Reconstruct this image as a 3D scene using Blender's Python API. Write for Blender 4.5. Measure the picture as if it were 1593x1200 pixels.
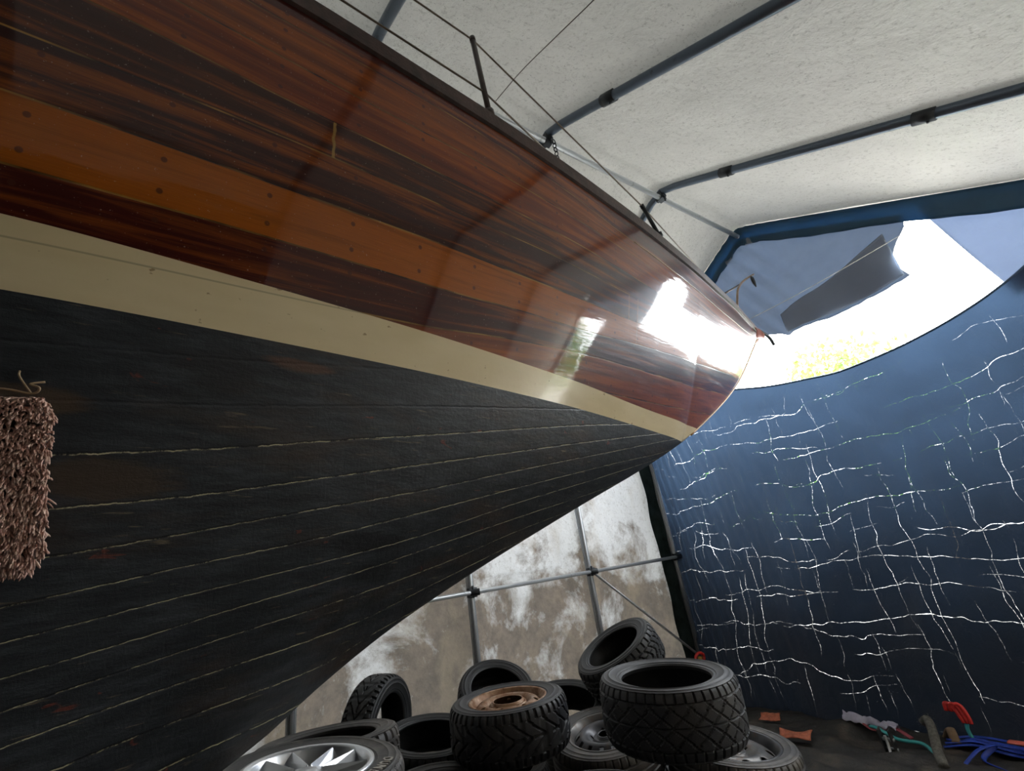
import bpy, bmesh, math, random
import numpy as np
from mathutils import Vector, Matrix, noise
for _o in list(bpy.data.objects): bpy.data.objects.remove(_o)
SC = bpy.context.scene
COL = SC.collection
PI = math.pi
random.seed(7)

# ------------------------------------------------------------------ camera
cam_d = bpy.data.cameras.new('camera'); cam = bpy.data.objects.new('camera', cam_d); COL.objects.link(cam)
Rwc = np.array([[0.541, 0.829, -0.139], [-0.385, 0.097, -0.918], [-0.748, 0.551, 0.371]])
_u, _s, _v = np.linalg.svd(Rwc); Rwc = _u @ _v
right, down, fwd = [Vector(r) for r in Rwc]
M = Matrix(((right.x, -down.x, -fwd.x, 1.884), (right.y, -down.y, -fwd.y, 0.0), (right.z, -down.z, -fwd.z, 1.645), (0, 0, 0, 1)))
cam.matrix_world = M
cam_d.sensor_fit = 'HORIZONTAL'; cam_d.sensor_width = 36.0; cam_d.lens = 36.0 * 707.45 / 1593.0
cam_d.clip_start = 0.02; cam_d.clip_end = 200
SC.camera = cam

# ------------------------------------------------------------------ sky, sun, exposure
SKY = 9.5
w = bpy.data.worlds.new('overcast'); SC.world = w; w.use_nodes = True
bg = w.node_tree.nodes['Background']; bg.inputs[0].default_value = (0.93, 0.97, 1.0, 1); bg.inputs[1].default_value = SKY
SC.view_settings.view_transform = 'Standard'; SC.view_settings.look = 'None'
SC.view_settings.exposure = 1.22; SC.view_settings.gamma = 1.0; SC.view_settings.use_curve_mapping = False
def portal(loc, sx, sy, rot):
    l = bpy.data.lights.new('sky_portal', 'AREA'); l.shape = 'RECTANGLE'; l.size = sx; l.size_y = sy; l.cycles.is_portal = True
    o = bpy.data.objects.new('sky_portal', l); COL.objects.link(o); o.location = loc; o.rotation_euler = rot
    return o

# ------------------------------------------------------------------ node helpers
class NT:
    def __init__(s, name):
        s.m = bpy.data.materials.new(name); s.m.use_nodes = True; s.t = s.m.node_tree; s.n = s.t.nodes
        s.b = s.n['Principled BSDF']; s.out = s.n['Material Output']
    def link(s, a, b): s.t.links.new(a, b)
    def put(s, sock, v):
        if hasattr(v, 'is_linked') or isinstance(v, bpy.types.NodeSocket): s.link(v, sock)
        elif isinstance(v, (tuple, list)) and len(v) == 3 and sock.type == 'RGBA': sock.default_value = (*v, 1)
        else: sock.default_value = v
    def math(s, op, a, b=0.0, c=0.0, clamp=False):
        n = s.n.new('ShaderNodeMath'); n.operation = op; n.use_clamp = clamp
        s.put(n.inputs[0], a); s.put(n.inputs[1], b); s.put(n.inputs[2], c); return n.outputs[0]
    def coord(s, kind='Object'): return s.n.new('ShaderNodeTexCoord').outputs[kind]
    def attr(s, name):
        n = s.n.new('ShaderNodeAttribute'); n.attribute_name = name; return n.outputs['Fac']
    def uv(s):
        return s.n.new('ShaderNodeUVMap').outputs[0]
    def sep(s, v):
        n = s.n.new('ShaderNodeSeparateXYZ'); s.link(v, n.inputs[0]); return n.outputs
    def comb(s, x, y, z):
        n = s.n.new('ShaderNodeCombineXYZ'); s.put(n.inputs[0], x); s.put(n.inputs[1], y); s.put(n.inputs[2], z); return n.outputs[0]
    def map(s, v, scale=(1, 1, 1), loc=(0, 0, 0)):
        n = s.n.new('ShaderNodeMapping'); s.link(v, n.inputs[0]); n.inputs['Scale'].default_value = scale; n.inputs['Location'].default_value = loc; return n.outputs[0]
    def noise(s, v, scale, detail=3, rough=0.5, dist=0.0):
        n = s.n.new('ShaderNodeTexNoise'); s.link(v, n.inputs['Vector']); n.inputs['Scale'].default_value = scale
        n.inputs['Detail'].default_value = detail; n.inputs['Roughness'].default_value = rough; n.inputs['Distortion'].default_value = dist
        return n.outputs[0]
    def vor(s, v, scale, feature='F1'):
        n = s.n.new('ShaderNodeTexVoronoi'); s.link(v, n.inputs['Vector']); n.inputs['Scale'].default_value = scale; n.feature = feature
        return n.outputs[0]
    def ramp(s, f, stops, interp='LINEAR'):
        n = s.n.new('ShaderNodeValToRGB'); s.link(f, n.inputs[0]); r = n.color_ramp; r.interpolation = interp
        while len(r.elements) < len(stops): r.elements.new(0.5)
        for e, (p, c) in zip(r.elements, stops):
            e.position = p; e.color = (*c, 1) if isinstance(c, tuple) else (c, c, c, 1)
        return n.outputs[0]
    def mix(s, f, a, b, mode='MIX'):
        n = s.n.new('ShaderNodeMix'); n.data_type = 'RGBA'; n.blend_type = mode
        s.put(n.inputs[0], f); s.put(n.inputs[6], a); s.put(n.inputs[7], b); return n.outputs[2]
    def range(s, v, a, b, c=0.0, d=1.0):
        n = s.n.new('ShaderNodeMapRange'); n.clamp = True; s.put(n.inputs[0], v)
        n.inputs[1].default_value = a; n.inputs[2].default_value = b; n.inputs[3].default_value = c; n.inputs[4].default_value = d; return n.outputs[0]
    def bump(s, h, strength=0.5, dist=0.01, normal=None):
        n = s.n.new('ShaderNodeBump'); s.link(h, n.inputs['Height']); n.inputs['Strength'].default_value = strength; n.inputs['Distance'].default_value = dist
        if normal: s.link(normal, n.inputs['Normal'])
        return n.outputs[0]
    def set(s, **k):
        names = dict(color='Base Color', rough='Roughness', metal='Metallic', normal='Normal', coat='Coat Weight', coatr='Coat Roughness', coatn='Coat Normal', spec='Specular IOR Level', sheen='Sheen Weight')
        for a, v in k.items(): s.put(s.b.inputs[names[a]], v)
        return s
def simple(name, color, rough=0.6, metal=0.0, var=0.25, scale=12.0, bump=0.0, spec=0.5):
    t = NT(name); c = t.coord(); n = t.noise(c, scale, 4, 0.6)
    dark = tuple(x * (1 - var) for x in color); lite = tuple(min(1, x * (1 + var)) for x in color)
    t.set(color=t.ramp(n, [(0.3, dark), (0.7, lite)]), rough=rough, metal=metal, spec=spec)
    if bump: t.set(normal=t.bump(t.noise(c, scale * 4, 3), bump, 0.004))
    return t.m

# ------------------------------------------------------------------ object helpers
def tag(o, label=None, cat=None, group=None, kind=None):
    if label: o['label'] = label
    if cat: o['category'] = cat
    if group: o['group'] = group
    if kind: o['kind'] = kind
    return o
def empty(name, loc=(0, 0, 0), label=None, cat=None, group=None):
    o = bpy.data.objects.new(name, None); COL.objects.link(o); o.location = loc; o.empty_display_size = 0.1
    return tag(o, label, cat, group)
def from_data(name, verts, faces, mat, parent=None, smooth=True, mats=None):
    me = bpy.data.meshes.new(name); me.from_pydata([tuple(v) for v in verts], [], faces); me.update()
    if smooth: me.shade_smooth()
    o = bpy.data.objects.new(name, me); COL.objects.link(o)
    for m in (mats or [mat]): me.materials.append(m)
    if parent is not None:
        o.parent = parent
        o.matrix_parent_inverse = Matrix.Translation(parent.location).inverted() if False else Matrix()
    return o
def finish(name, bm, mat, parent=None, smooth=True, bevel=0.0, solid=0.0):
    me = bpy.data.meshes.new(name); bm.normal_update(); bm.to_mesh(me); bm.free()
    if smooth: me.shade_smooth()
    o = bpy.data.objects.new(name, me); COL.objects.link(o); me.materials.append(mat)
    if parent is not None: o.parent = parent
    if solid:
        s = o.modifiers.new('solid', 'SOLIDIFY'); s.thickness = solid; s.offset = 0
    if bevel:
        b = o.modifiers.new('bevel', 'BEVEL'); b.width = bevel; b.segments = 2; b.limit_method = 'ANGLE'
    return o
def bm_box(bm, c, s, rot=None):
    vs = []
    for x in (-.5, .5):
        for y in (-.5, .5):
            for z in (-.5, .5):
                v = Vector((x * s[0], y * s[1], z * s[2]))
                if rot: v = rot @ v
                vs.append(bm.verts.new(v + Vector(c)))
    for f in ((0, 1, 3, 2), (4, 6, 7, 5), (0, 4, 5, 1), (2, 3, 7, 6), (0, 2, 6, 4), (1, 5, 7, 3)):
        bm.faces.new([vs[i] for i in f])
def catmull(pts, n=8):
    P = [Vector(p) for p in pts]
    if len(P) < 3: return P
    out = []
    Q = [P[0] * 2 - P[1]] + P + [P[-1] * 2 - P[-2]]
    for i in range(1, len(Q) - 2):
        for k in range(n):
            t = k / n; a, b, c, d = Q[i - 1], Q[i], Q[i + 1], Q[i + 2]
            out.append(0.5 * ((2 * b) + (c - a) * t + (2 * a - 5 * b + 4 * c - d) * t * t + (3 * b - a - 3 * c + d) * t ** 3))
    out.append(P[-1]); return out
def bm_tube(bm, pts, r, seg=12, flat=None, caps=True):
    P = [Vector(p) for p in pts]; n = len(P); rings = []
    rr = r if callable(r) else (lambda t: r)
    up = Vector((0, 0, 1)); T0 = (P[1] - P[0]).normalized()
    if abs(T0.dot(up)) > 0.9: up = Vector((1, 0, 0))
    N = (up - T0 * up.dot(T0)).normalized()
    for i, p in enumerate(P):
        T = ((P[min(i + 1, n - 1)] - P[max(i - 1, 0)])).normalized()
        N = (N - T * N.dot(T)).normalized(); B = T.cross(N)
        q = rr(i / (n - 1)); ring = []
        for k in range(seg):
            a = 2 * PI * k / seg
            ring.append(bm.verts.new(p + N * (math.cos(a) * q * (flat or 1)) + B * (math.sin(a) * q)))
        rings.append(ring)
    for i in range(n - 1):
        for k in range(seg):
            bm.faces.new((rings[i][k], rings[i][(k + 1) % seg], rings[i + 1][(k + 1) % seg], rings[i + 1][k]))
    if caps:
        bm.faces.new(rings[0][::-1]); bm.faces.new(rings[-1])
def tube(name, pts, r, mat, parent=None, seg=12, flat=None, curve=False):
    bm = bmesh.new(); bm_tube(bm, catmull(pts) if curve else pts, r, seg, flat); return finish(name, bm, mat, parent)

# ------------------------------------------------------------------ materials
def wood_mat():
    t = NT('varnished_mahogany'); w = t.attr('seam'); o = t.coord(); X = t.sep(o)
    fl = t.math('FLOOR', w); fr = t.math('FRACT', w)
    base = t.ramp(t.math('DIVIDE', t.math('ADD', fl, 1.5), 9.0),
                  [(0.0, (.24, .055, .014)), (0.111, (.065, .009, .005)), (0.222, (.40, .105, .008)), (0.333, (.050, .010, .005)),
                   (0.444, (.058, .013, .005)), (0.555, (.19, .035, .007)), (0.667, (.22, .050, .008)), (0.778, (.075, .012, .006))], 'CONSTANT')
    g = t.comb(t.math('MULTIPLY', X[1], 0.55), t.math('ADD', t.math('MULTIPLY', w, 1.7), t.math('MULTIPLY', fl, 7.3)), 0.0)
    n1 = t.noise(g, 2.2, 6, 0.62, 0.4)
    g2 = t.comb(t.math('MULTIPLY', X[1], 3.0), t.math('MULTIPLY', w, 22.0), 3.0)
    n2 = t.noise(g2, 3.0, 5, 0.6)
    lite = t.mix(0.6, base, (.42, .105, .009)); dark = t.mix(0.55, base, (.014, .003, .003))
    c = t.mix(t.range(n1, .49, .64), base, lite); c = t.mix(t.range(n1, .50, .33), c, dark)
    c = t.mix(t.range(n2, .35, .7, 0.0, 0.5), c, dark)
    # seams: thin dark line with patches of pale old glue
    e = t.math('MINIMUM', fr, t.math('SUBTRACT', 1.0, fr))
    sm = t.range(e, .010, .022, 1.0, 0.0)
    glue = t.range(t.noise(t.comb(t.math('MULTIPLY', X[1], 1.6), t.math('ROUND', w), 5.0), 2.0, 4), .45, .6)
    c = t.mix(sm, c, t.mix(glue, (.020, .007, .005), (.36, .18, .035)))
    # covered screw heads in pairs
    py = t.math('SUBTRACT', t.math('FRACT', t.math('DIVIDE', t.math('ADD', X[1], 0.03), 0.232)), .5)
    for off in (.24, .76):
        dz = t.math('MULTIPLY', t.math('SUBTRACT', fr, off), 0.14)
        dy = t.math('MULTIPLY', py, 0.232)
        d = t.math('SQRT', t.math('ADD', t.math('MULTIPLY', dz, dz), t.math('MULTIPLY', dy, dy)))
        c = t.mix(t.range(d, .0055, .0075, .75, 0.0), c, (.07, .02, .012))
    # butt joint in one strake, with glue on it
    for (yb, wlo, whi) in ((.245, 3.0, 4.0), (1.84, 2.0, 3.0), (1.93, 1.0, 3.0)):
        inb = t.math('MULTIPLY', t.math('GREATER_THAN', w, wlo), t.math('LESS_THAN', w, whi))
        jit = t.math('MULTIPLY', t.math('SUBTRACT', t.noise(o, 30, 2), .5), .014)
        d = t.math('ABSOLUTE', t.math('ADD', t.math('SUBTRACT', X[1], yb), jit))
        c = t.mix(t.math('MULTIPLY', inb, t.range(d, .003, .006, .8, 0.0)), c, (.34, .20, .05) if yb < 1 else (.30, .12, .04))
    # dust specks and scratches near the stem
    sp = t.range(t.noise(o, 160, 2), .70, .76)
    c = t.mix(t.math('MULTIPLY', sp, .35), c, (.6, .45, .35))
    wave = t.noise(t.comb(t.math('MULTIPLY', X[1], 1.2), t.math('MULTIPLY', w, 1.6), 0.0), 2.0, 3, .5)
    hgt = t.math('ADD', t.math('MULTIPLY', wave, .6), t.math('MULTIPLY', t.range(e, .0, .03), .12))
    fine = t.noise(o, 45, 3, .6)
    hh = t.math('ADD', hgt, t.math('MULTIPLY', fine, .03))
    bn = t.bump(hh, .22, .012)
    t.set(color=c, rough=.32, normal=bn, coat=1.0, coatr=t.range(t.noise(o, 9, 4), .4, .75, .035, .10), coatn=t.bump(hh, .12, .012), spec=.15)
    t.b.inputs['Coat IOR'].default_value = 1.42
    return t.m
def bottom_mat():
    t = NT('black_bottom_paint'); w = t.attr('seam'); o = t.coord(); X = t.sep(o)
    st = t.map(o, (3, 1, 6))
    c = t.ramp(t.noise(st, 6, 6, .65), [(.30, (.009, .010, .012)), (.5, (.022, .025, .029)), (.72, (.050, .055, .062))])
    c = t.mix(t.range(t.noise(t.map(o, (1, .35, 1.6)), 3.4, 5, .7), .50, .68, 0, .8), c, (.050, .031, .020))
    c = t.mix(t.range(t.noise(t.map(o, (2, 1.0, 2.5)), 11, 3, .5, .6), .715, .74, 0, .8), c, (.17, .040, .024))
    c = t.mix(t.range(t.noise(t.map(o, (2, .5, 9)), 11, 3, .6), .66, .74, 0, .8), c, (.19, .15, .09))
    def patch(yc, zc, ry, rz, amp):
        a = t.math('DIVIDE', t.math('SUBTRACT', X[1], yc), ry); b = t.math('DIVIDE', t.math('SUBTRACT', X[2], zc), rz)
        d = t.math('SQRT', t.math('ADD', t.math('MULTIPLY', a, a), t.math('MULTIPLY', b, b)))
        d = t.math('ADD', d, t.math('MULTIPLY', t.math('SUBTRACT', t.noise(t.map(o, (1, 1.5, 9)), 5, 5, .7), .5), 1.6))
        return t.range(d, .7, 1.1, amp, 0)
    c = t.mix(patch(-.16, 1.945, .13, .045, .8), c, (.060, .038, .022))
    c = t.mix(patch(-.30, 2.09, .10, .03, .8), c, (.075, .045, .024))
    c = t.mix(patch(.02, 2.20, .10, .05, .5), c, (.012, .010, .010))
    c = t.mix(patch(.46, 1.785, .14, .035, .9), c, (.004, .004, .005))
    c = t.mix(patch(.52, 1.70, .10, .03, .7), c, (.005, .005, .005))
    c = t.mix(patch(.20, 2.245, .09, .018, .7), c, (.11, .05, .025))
    jit = t.math('MULTIPLY', t.math('SUBTRACT', t.noise(t.map(o, (1, 6, 1)), 6, 4, .7), .5), .09)
    ww = t.math('ADD', w, jit)
    e = t.math('ABSOLUTE', t.math('SUBTRACT', ww, t.math('ROUND', ww)))
    line = t.range(e, .020, .048, 1, 0)
    gate = t.range(t.noise(t.comb(t.math('MULTIPLY', X[1], 6.0), t.math('MULTIPLY', t.math('ROUND', w), 3.1), 0.0), 2.6, 6, .75), .42, .54)
    gate = t.math('MULTIPLY', gate, t.math('GREATER_THAN', w, 1.5))
    c = t.mix(t.math('MULTIPLY', t.math('MULTIPLY', line, t.math('GREATER_THAN', w, 1.5)), .5), c, (.004, .004, .004))
    c = t.mix(t.math('MULTIPLY', t.range(e, .008, .020, 1, 0), gate), c, (.58, .52, .32))
    hh = t.math('ADD', t.math('ADD', t.math('MULTIPLY', t.noise(t.map(o, (1, .6, 2)), 26, 6, .7), .7), t.math('MULTIPLY', t.range(e, 0, .05), .35)), t.math('MULTIPLY', t.noise(o, 5, 2), .5))
    t.set(color=c, rough=.50, normal=t.bump(t.math('ADD', hh, t.math('MULTIPLY', t.noise(t.map(o, (1, 9, 3.5)), 5, 5, .7, .8), .30)), .6, .006), spec=.5)
    return t.m
def stripe_mat():
    t = NT('cream_boot_stripe'); o = t.coord()
    c = t.ramp(t.noise(t.map(o, (1, .5, 2)), 5, 4), [(.3, (.74, .59, .34)), (.7, (.82, .67, .41))])
    c = t.mix(t.range(t.noise(t.map(o, (1, .6, 1)), 55, 3), .70, .74, 0, .7), c, (.30, .17, .08))
    ln = t.math('ABSOLUTE', t.math('SUBTRACT', t.attr('seam'), 0.0))
    c = t.mix(t.range(ln, .008, .02, .5, 0), c, (.25, .2, .12))
    t.set(color=c, rough=.22, normal=t.bump(t.noise(o, 18, 4), .12, .01), spec=.5, coat=.5, coatr=.08)
    return t.m
def fabric_mat(name, stain, transl, base=(.62, .605, .565)):
    t = NT(name); o = t.coord(); X = t.sep(o)
    c = t.ramp(t.noise(o, 2.2, 5, .6), [(.3, tuple(v * .86 for v in base)), (.7, base)])
    c = t.mix(t.range(t.noise(o, 34, 5, .75), .54, .68, 0, .50), c, (.20, .185, .16))
    c = t.mix(t.math('MULTIPLY', t.range(t.noise(o, 95, 2, .5), .66, .72, 0, .75), t.range(t.noise(o, 1.6, 3), .42, .6)), c, (.09, .085, .08))
    if stain:
        h = t.range(X[2], 1.0, 2.1, 1.0, 0.0)
        n = t.noise(t.map(o, (1, 1.1, 1.0)), 1.7, 8, .66, .3)
        f = t.range(t.math('ADD', n, t.math('MULTIPLY', h, .20)), .52, .66, 0, .95)
        c = t.mix(f, c, t.ramp(t.noise(o, 7, 6, .7), [(.3, (.050, .032, .022)), (.7, (.19, .135, .095))]))
        drip = t.noise(t.map(o, (1, 1.6, .9)), 1.4, 5, .6, .3)
        c = t.mix(t.math('MULTIPLY', t.range(drip, .52, .66, 0, .45), t.range(X[2], 1.0, 2.8, 1, .25)), c, (.33, .26, .17))
        c = t.mix(t.range(t.noise(t.map(o, (1, 1.2, 1)), 4.0, 6, .75), .62, .72, 0, .4), c, (.72, .72, .72))
    hh = t.math('ADD', t.noise(o, 20, 5, .65), t.math('MULTIPLY', t.noise(t.map(o, (1, 1, 1)), 4.0, 4, .6, 1.0), 1.6))
    bn = t.bump(hh, .5, .015)
    t.set(color=c, rough=.6, normal=bn, spec=.35)
    tr = t.n.new('ShaderNodeBsdfTranslucent'); t.link(t.mix(.35 if not stain else .14, c, (.75, .76, .66)), tr.inputs[0])
    mx = t.n.new('ShaderNodeMixShader'); mx.inputs[0].default_value = transl
    t.link(t.b.outputs[0], mx.inputs[1]); t.link(tr.outputs[0], mx.inputs[2]); t.link(mx.outputs[0], t.out.inputs[0])
    return t.m
def sheet_mat(name, c0, c1, tcol, transl, rough=.45, scale=3.0):
    t = NT(name); o = t.coord()
    c = t.ramp(t.noise(o, scale, 5, .6), [(.3, c0), (.7, c1)])
    t.set(color=c, rough=rough, normal=t.bump(t.noise(t.map(o, (1, 1, .6)), 9, 5, .6, .6), .4, .02))
    tr = t.n.new('ShaderNodeBsdfTranslucent'); tr.inputs[0].default_value = (*tcol, 1)
    mx = t.n.new('ShaderNodeMixShader'); mx.inputs[0].default_value = transl
    t.link(t.b.outputs[0], mx.inputs[1]); t.link(tr.outputs[0], mx.inputs[2]); t.link(mx.outputs[0], t.out.inputs[0])
    return t.m
def tarp_mat():
    t = NT('worn_blue_black_tarp'); o = t.coord(); X = t.sep(o); x, z = X[0], X[2]
    # woven poly sheet, veiling glare painted into its colours as brighter blue towards the hem
    glare_ramp = t.math('ADD', z, t.math('MULTIPLY', t.math('SUBTRACT', t.noise(o, 1.2, 3), .5), .9))
    c = t.mix(t.range(glare_ramp, .8, 3.0), (.018, .021, .024), (.042, .055, .085))
    c = t.mix(t.range(t.noise(t.map(o, (1.2, 1, .5)), 2.5, 4), .5, .75, 0, .45), c, (.035, .020, .026))
    t.set(color=c, rough=.38, normal=t.bump(t.noise(t.map(o, (1, 1, .7)), 12, 5, .6, .5), .5, .02), spec=.5)
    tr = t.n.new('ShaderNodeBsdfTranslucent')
    t.link(t.mix(t.range(t.math('POWER', t.range(glare_ramp, .3, 3.4), 2.2), 0, 1), (.0008, .0011, .0017), (.020, .035, .062)), tr.inputs[0])
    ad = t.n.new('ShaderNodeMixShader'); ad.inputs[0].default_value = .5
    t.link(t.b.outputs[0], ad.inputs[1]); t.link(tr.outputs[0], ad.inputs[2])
    # fold creases worn through to rows of pinholes
    def lines(a, b, S, amp, seed, wid, thr, dots):
        wv = t.comb(t.math('MULTIPLY', a, .55), t.math('MULTIPLY', b, .55), seed)
        k = t.math('ADD', t.math('MULTIPLY', b, S), t.math('MULTIPLY', t.math('SUBTRACT', t.noise(wv, 1.6, 4, .55), .5), amp * S))
        k = t.math('ADD', k, t.math('MULTIPLY', t.math('SUBTRACT', t.noise(t.comb(a, b, seed + 3), 7.0, 3, .6), .5), .03 * S * .25))
        d = t.math('DIVIDE', t.math('ABSOLUTE', t.math('SUBTRACT', k, t.math('ROUND', k))), S)
        wd = t.math('MULTIPLY', wid, t.range(t.noise(t.comb(a, b, seed + 9), dots, 2, .6), .40, .72, .15, 2.1))
        ln = t.math('LESS_THAN', d, wd)
        gt = t.range(t.noise(t.comb(t.math('MULTIPLY', a, .8), t.math('ROUND', k), seed + 6), 1.7, 3, .6), thr, thr + .10)
        return t.math('MULTIPLY', ln, gt)
    H = t.math('MAXIMUM', lines(x, z, 3.9, .60, 1.0, .0015, .44, 38), lines(x, z, 2.9, .70, 21.0, .0012, .49, 44))
    V = t.math('MAXIMUM', t.math('MULTIPLY', lines(z, x, 6.3, .42, 41.0, .0011, .49, 75), .5), t.math('MULTIPLY', lines(z, x, 4.7, .55, 61.0, .0012, .51, 60), .5))
    hole = t.math('MAXIMUM', H, V)
    area = t.math('MULTIPLY', t.range(x, -1.95, -1.55, .15, 1.0), t.range(z, 2.95, 2.80, .0, 1.0))
    area = t.math('MULTIPLY', area, t.range(z, .05, .2))
    f = t.math('MULTIPLY', t.math('MULTIPLY', hole, area), t.range(t.noise(o, 2.8, 4, .7), .38, .62, .03, .45))
    tp = t.n.new('ShaderNodeBsdfTransparent')
    mx = t.n.new('ShaderNodeMixShader'); t.link(f, mx.inputs[0]); t.link(ad.outputs[0], mx.inputs[1]); t.link(tp.outputs[0], mx.inputs[2])
    t.link(mx.outputs[0], t.out.inputs[0])
    return t.m
def rubber_mat(name, dust, col=(.012, .012, .014)):
    t = NT(name); o = t.coord(); 
    c = t.ramp(t.noise(o, 9, 4), [(.3, col), (.7, tuple(v * 1.7 for v in col))])
    c = t.mix(t.range(t.noise(o, 5.5, 6, .7), .48, .75, 0, dust), c, (.15, .125, .10))
    t.set(color=c, rough=.55, normal=t.bump(t.noise(o, 90, 4, .7), .35, .002), spec=.5)
    return t.m
def rusty_mat(name, a, b, cov, metal=.3):
    t = NT(name); o = t.coord(); n = t.noise(o, 16, 7, .7)
    t.set(color=t.mix(t.range(n, cov, cov + .18), a, t.ramp(t.noise(o, 40, 4), [(.3, tuple(v * .6 for v in b)), (.7, b)])), rough=t.range(n, cov, cov + .2, .35, .85), metal=metal, normal=t.bump(n, .3, .003))
    return t.m
def ground_mat():
    t = NT('dirty_groundsheet'); o = t.coord()
    c = t.ramp(t.noise(o, 3, 6, .65), [(.3, (.012, .011, .010)), (.55, (.030, .027, .023)), (.75, (.11, .085, .06))])
    t.set(color=c, rough=.6, normal=t.bump(t.noise(o, 14, 6, .7), .6, .02)); return t.m

MW, MB, MS = wood_mat(), bottom_mat(), stripe_mat()
MF_ROOF = fabric_mat('mildewed_white_roof_fabric', False, .011)
MF_WALL = fabric_mat('stained_white_wall_fabric', True, .038, (.66, .67, .68))
MF_REAR = fabric_mat('thick_rear_fabric', False, .004)
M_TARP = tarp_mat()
M_VAL = sheet_mat('blue_valance', (.022, .075, .13), (.035, .11, .18), (.038, .11, .20), .42)
M_GREY = sheet_mat('grey_flysheet', (.20, .22, .26), (.28, .31, .35), (.17, .20, .25), .5)
M_GREY2 = sheet_mat('dark_grey_netting', (.28, .31, .36), (.36, .40, .46), (.40, .46, .55), .5)
M_LBLUE = sheet_mat('pale_blue_sheet', (.24, .28, .36), (.30, .35, .44), (.28, .32, .40), .50)
M_PIPE = rusty_mat('galvanised_pipe', (.46, .48, .49), (.20, .18, .16), .60, .35)
M_PIPED = rusty_mat('dull_grey_pipe', (.12, .15, .19), (.08, .08, .08), .60, .6)
M_CLAMP = simple('dark_clamp_metal', (.05, .055, .06), .45, .7)
M_RAIL = simple('weathered_toe_rail', (.050, .026, .020), .45, 0, .5, 20, .4)
M_DECK = simple('deck_planking', (.20, .12, .07), .6)
M_RUB = [rubber_mat('tyre_rubber', .25), rubber_mat('dusty_tyre_rubber', .75, (.025, .023, .022)), rubber_mat('black_tyre_rubber', .10, (.008, .009, .010))]
M_GROUND = ground_mat()

# ------------------------------------------------------------------ interpolation
def pchip(T):
    T = sorted(T); x = np.array([t[0] for t in T], float); y = np.array([t[1] for t in T], float)
    h = np.diff(x); dl = np.diff(y) / h; n = len(x); m = np.zeros(n)
    for i in range(1, n - 1):
        if dl[i - 1] * dl[i] > 0:
            w1 = 2 * h[i] + h[i - 1]; w2 = h[i] + 2 * h[i - 1]; m[i] = (w1 + w2) / (w1 / dl[i - 1] + w2 / dl[i])
    m[0] = dl[0]; m[-1] = dl[-1]
    def f(q):
        q = min(max(q, x[0]), x[-1]); i = min(max(int(np.searchsorted(x, q)) - 1, 0), n - 2); t = (q - x[i]) / h[i]
        return float((1 + 2 * t) * (1 - t) ** 2 * y[i] + t * (1 - t) ** 2 * h[i] * m[i] + t * t * (3 - 2 * t) * y[i + 1] + t * t * (t - 1) * h[i] * m[i + 1])
    return f

# ================================================================== SHELTER
YR = [-3.685, -2.232, -.779, .674, 2.127, 3.580, 5.033]
HW, ZE, ZR, SL, XS = 2.1, 3.738, 4.972, .588, 2.6
def roof_z(x):
    a = math.sqrt(x * x + .07 ** 2)
    return ZR - SL * a
def rib_path(off=0.0):
    p = [Vector((-HW, 0, .02)), Vector((-HW, 0, 1.2)), Vector((-HW, 0, 2.4)), Vector((-HW, 0, ZE - .16)), Vector((-HW + .03, 0, ZE - .05)), Vector((-HW + .12, 0, roof_z(-HW + .12)))]
    x = -HW + .3
    while x < XS - .15:
        p.append(Vector((x, 0, roof_z(x)))); x += .14
    p += [Vector((XS - .10, 0, roof_z(XS - .10))), Vector((XS - .02, 0, roof_z(XS) - .05)), Vector((XS, 0, roof_z(XS) - .16)), Vector((XS, 0, 1.2)), Vector((XS, 0, .02))]
    return p
frame = empty('shelter_frame', (0, 0, 0), 'galvanised tube frame of the shelter with arched ribs over the boat', 'frame')
path = rib_path()
for i, y in enumerate(YR):
    dark = 1 <= i
    rb = tube('rib', [p + Vector((0, y, 0)) for p in path], .034, M_PIPED, frame, 14)
    for xs in (.64, 1.80):
        bm = bmesh.new()
        a = Vector((xs - .05, y, roof_z(xs - .05))); b = Vector((xs + .05, y, roof_z(xs + .05)))
        bm_tube(bm, [a, b], .043, 14)
        bm_tube(bm, [a.lerp(b, .5) + Vector((0, 0, -.03)), a.lerp(b, .5) + Vector((0, 0, -.055))], .010, 8)
        finish('sleeve', bm, M_CLAMP, rb)
rail_r = tube('ridge_purlin', [(0, YR[0], ZR - .11), (0, YR[-1], ZR - .11)], .024, M_PIPE, frame)
tube('side_rail', [(-HW + .045, YR[0], 1.503), (-HW + .045, YR[-1], 1.503)], .019, M_PIPE, frame)
tube('eave_purlin', [(-HW + .05, YR[0], ZE - .22), (-HW + .05, YR[-1], ZE - .22)], .019, M_PIPE, frame)
tube('side_rail', [(XS - .045, YR[0], 1.503), (XS - .045, YR[-1], 1.503)], .019, M_PIPE, frame)
tube('diagonal_brace', [(-HW + .075, 3.60, 1.47), (-HW + .06, 5.0, .40)], .013, M_PIPE, frame)
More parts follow.
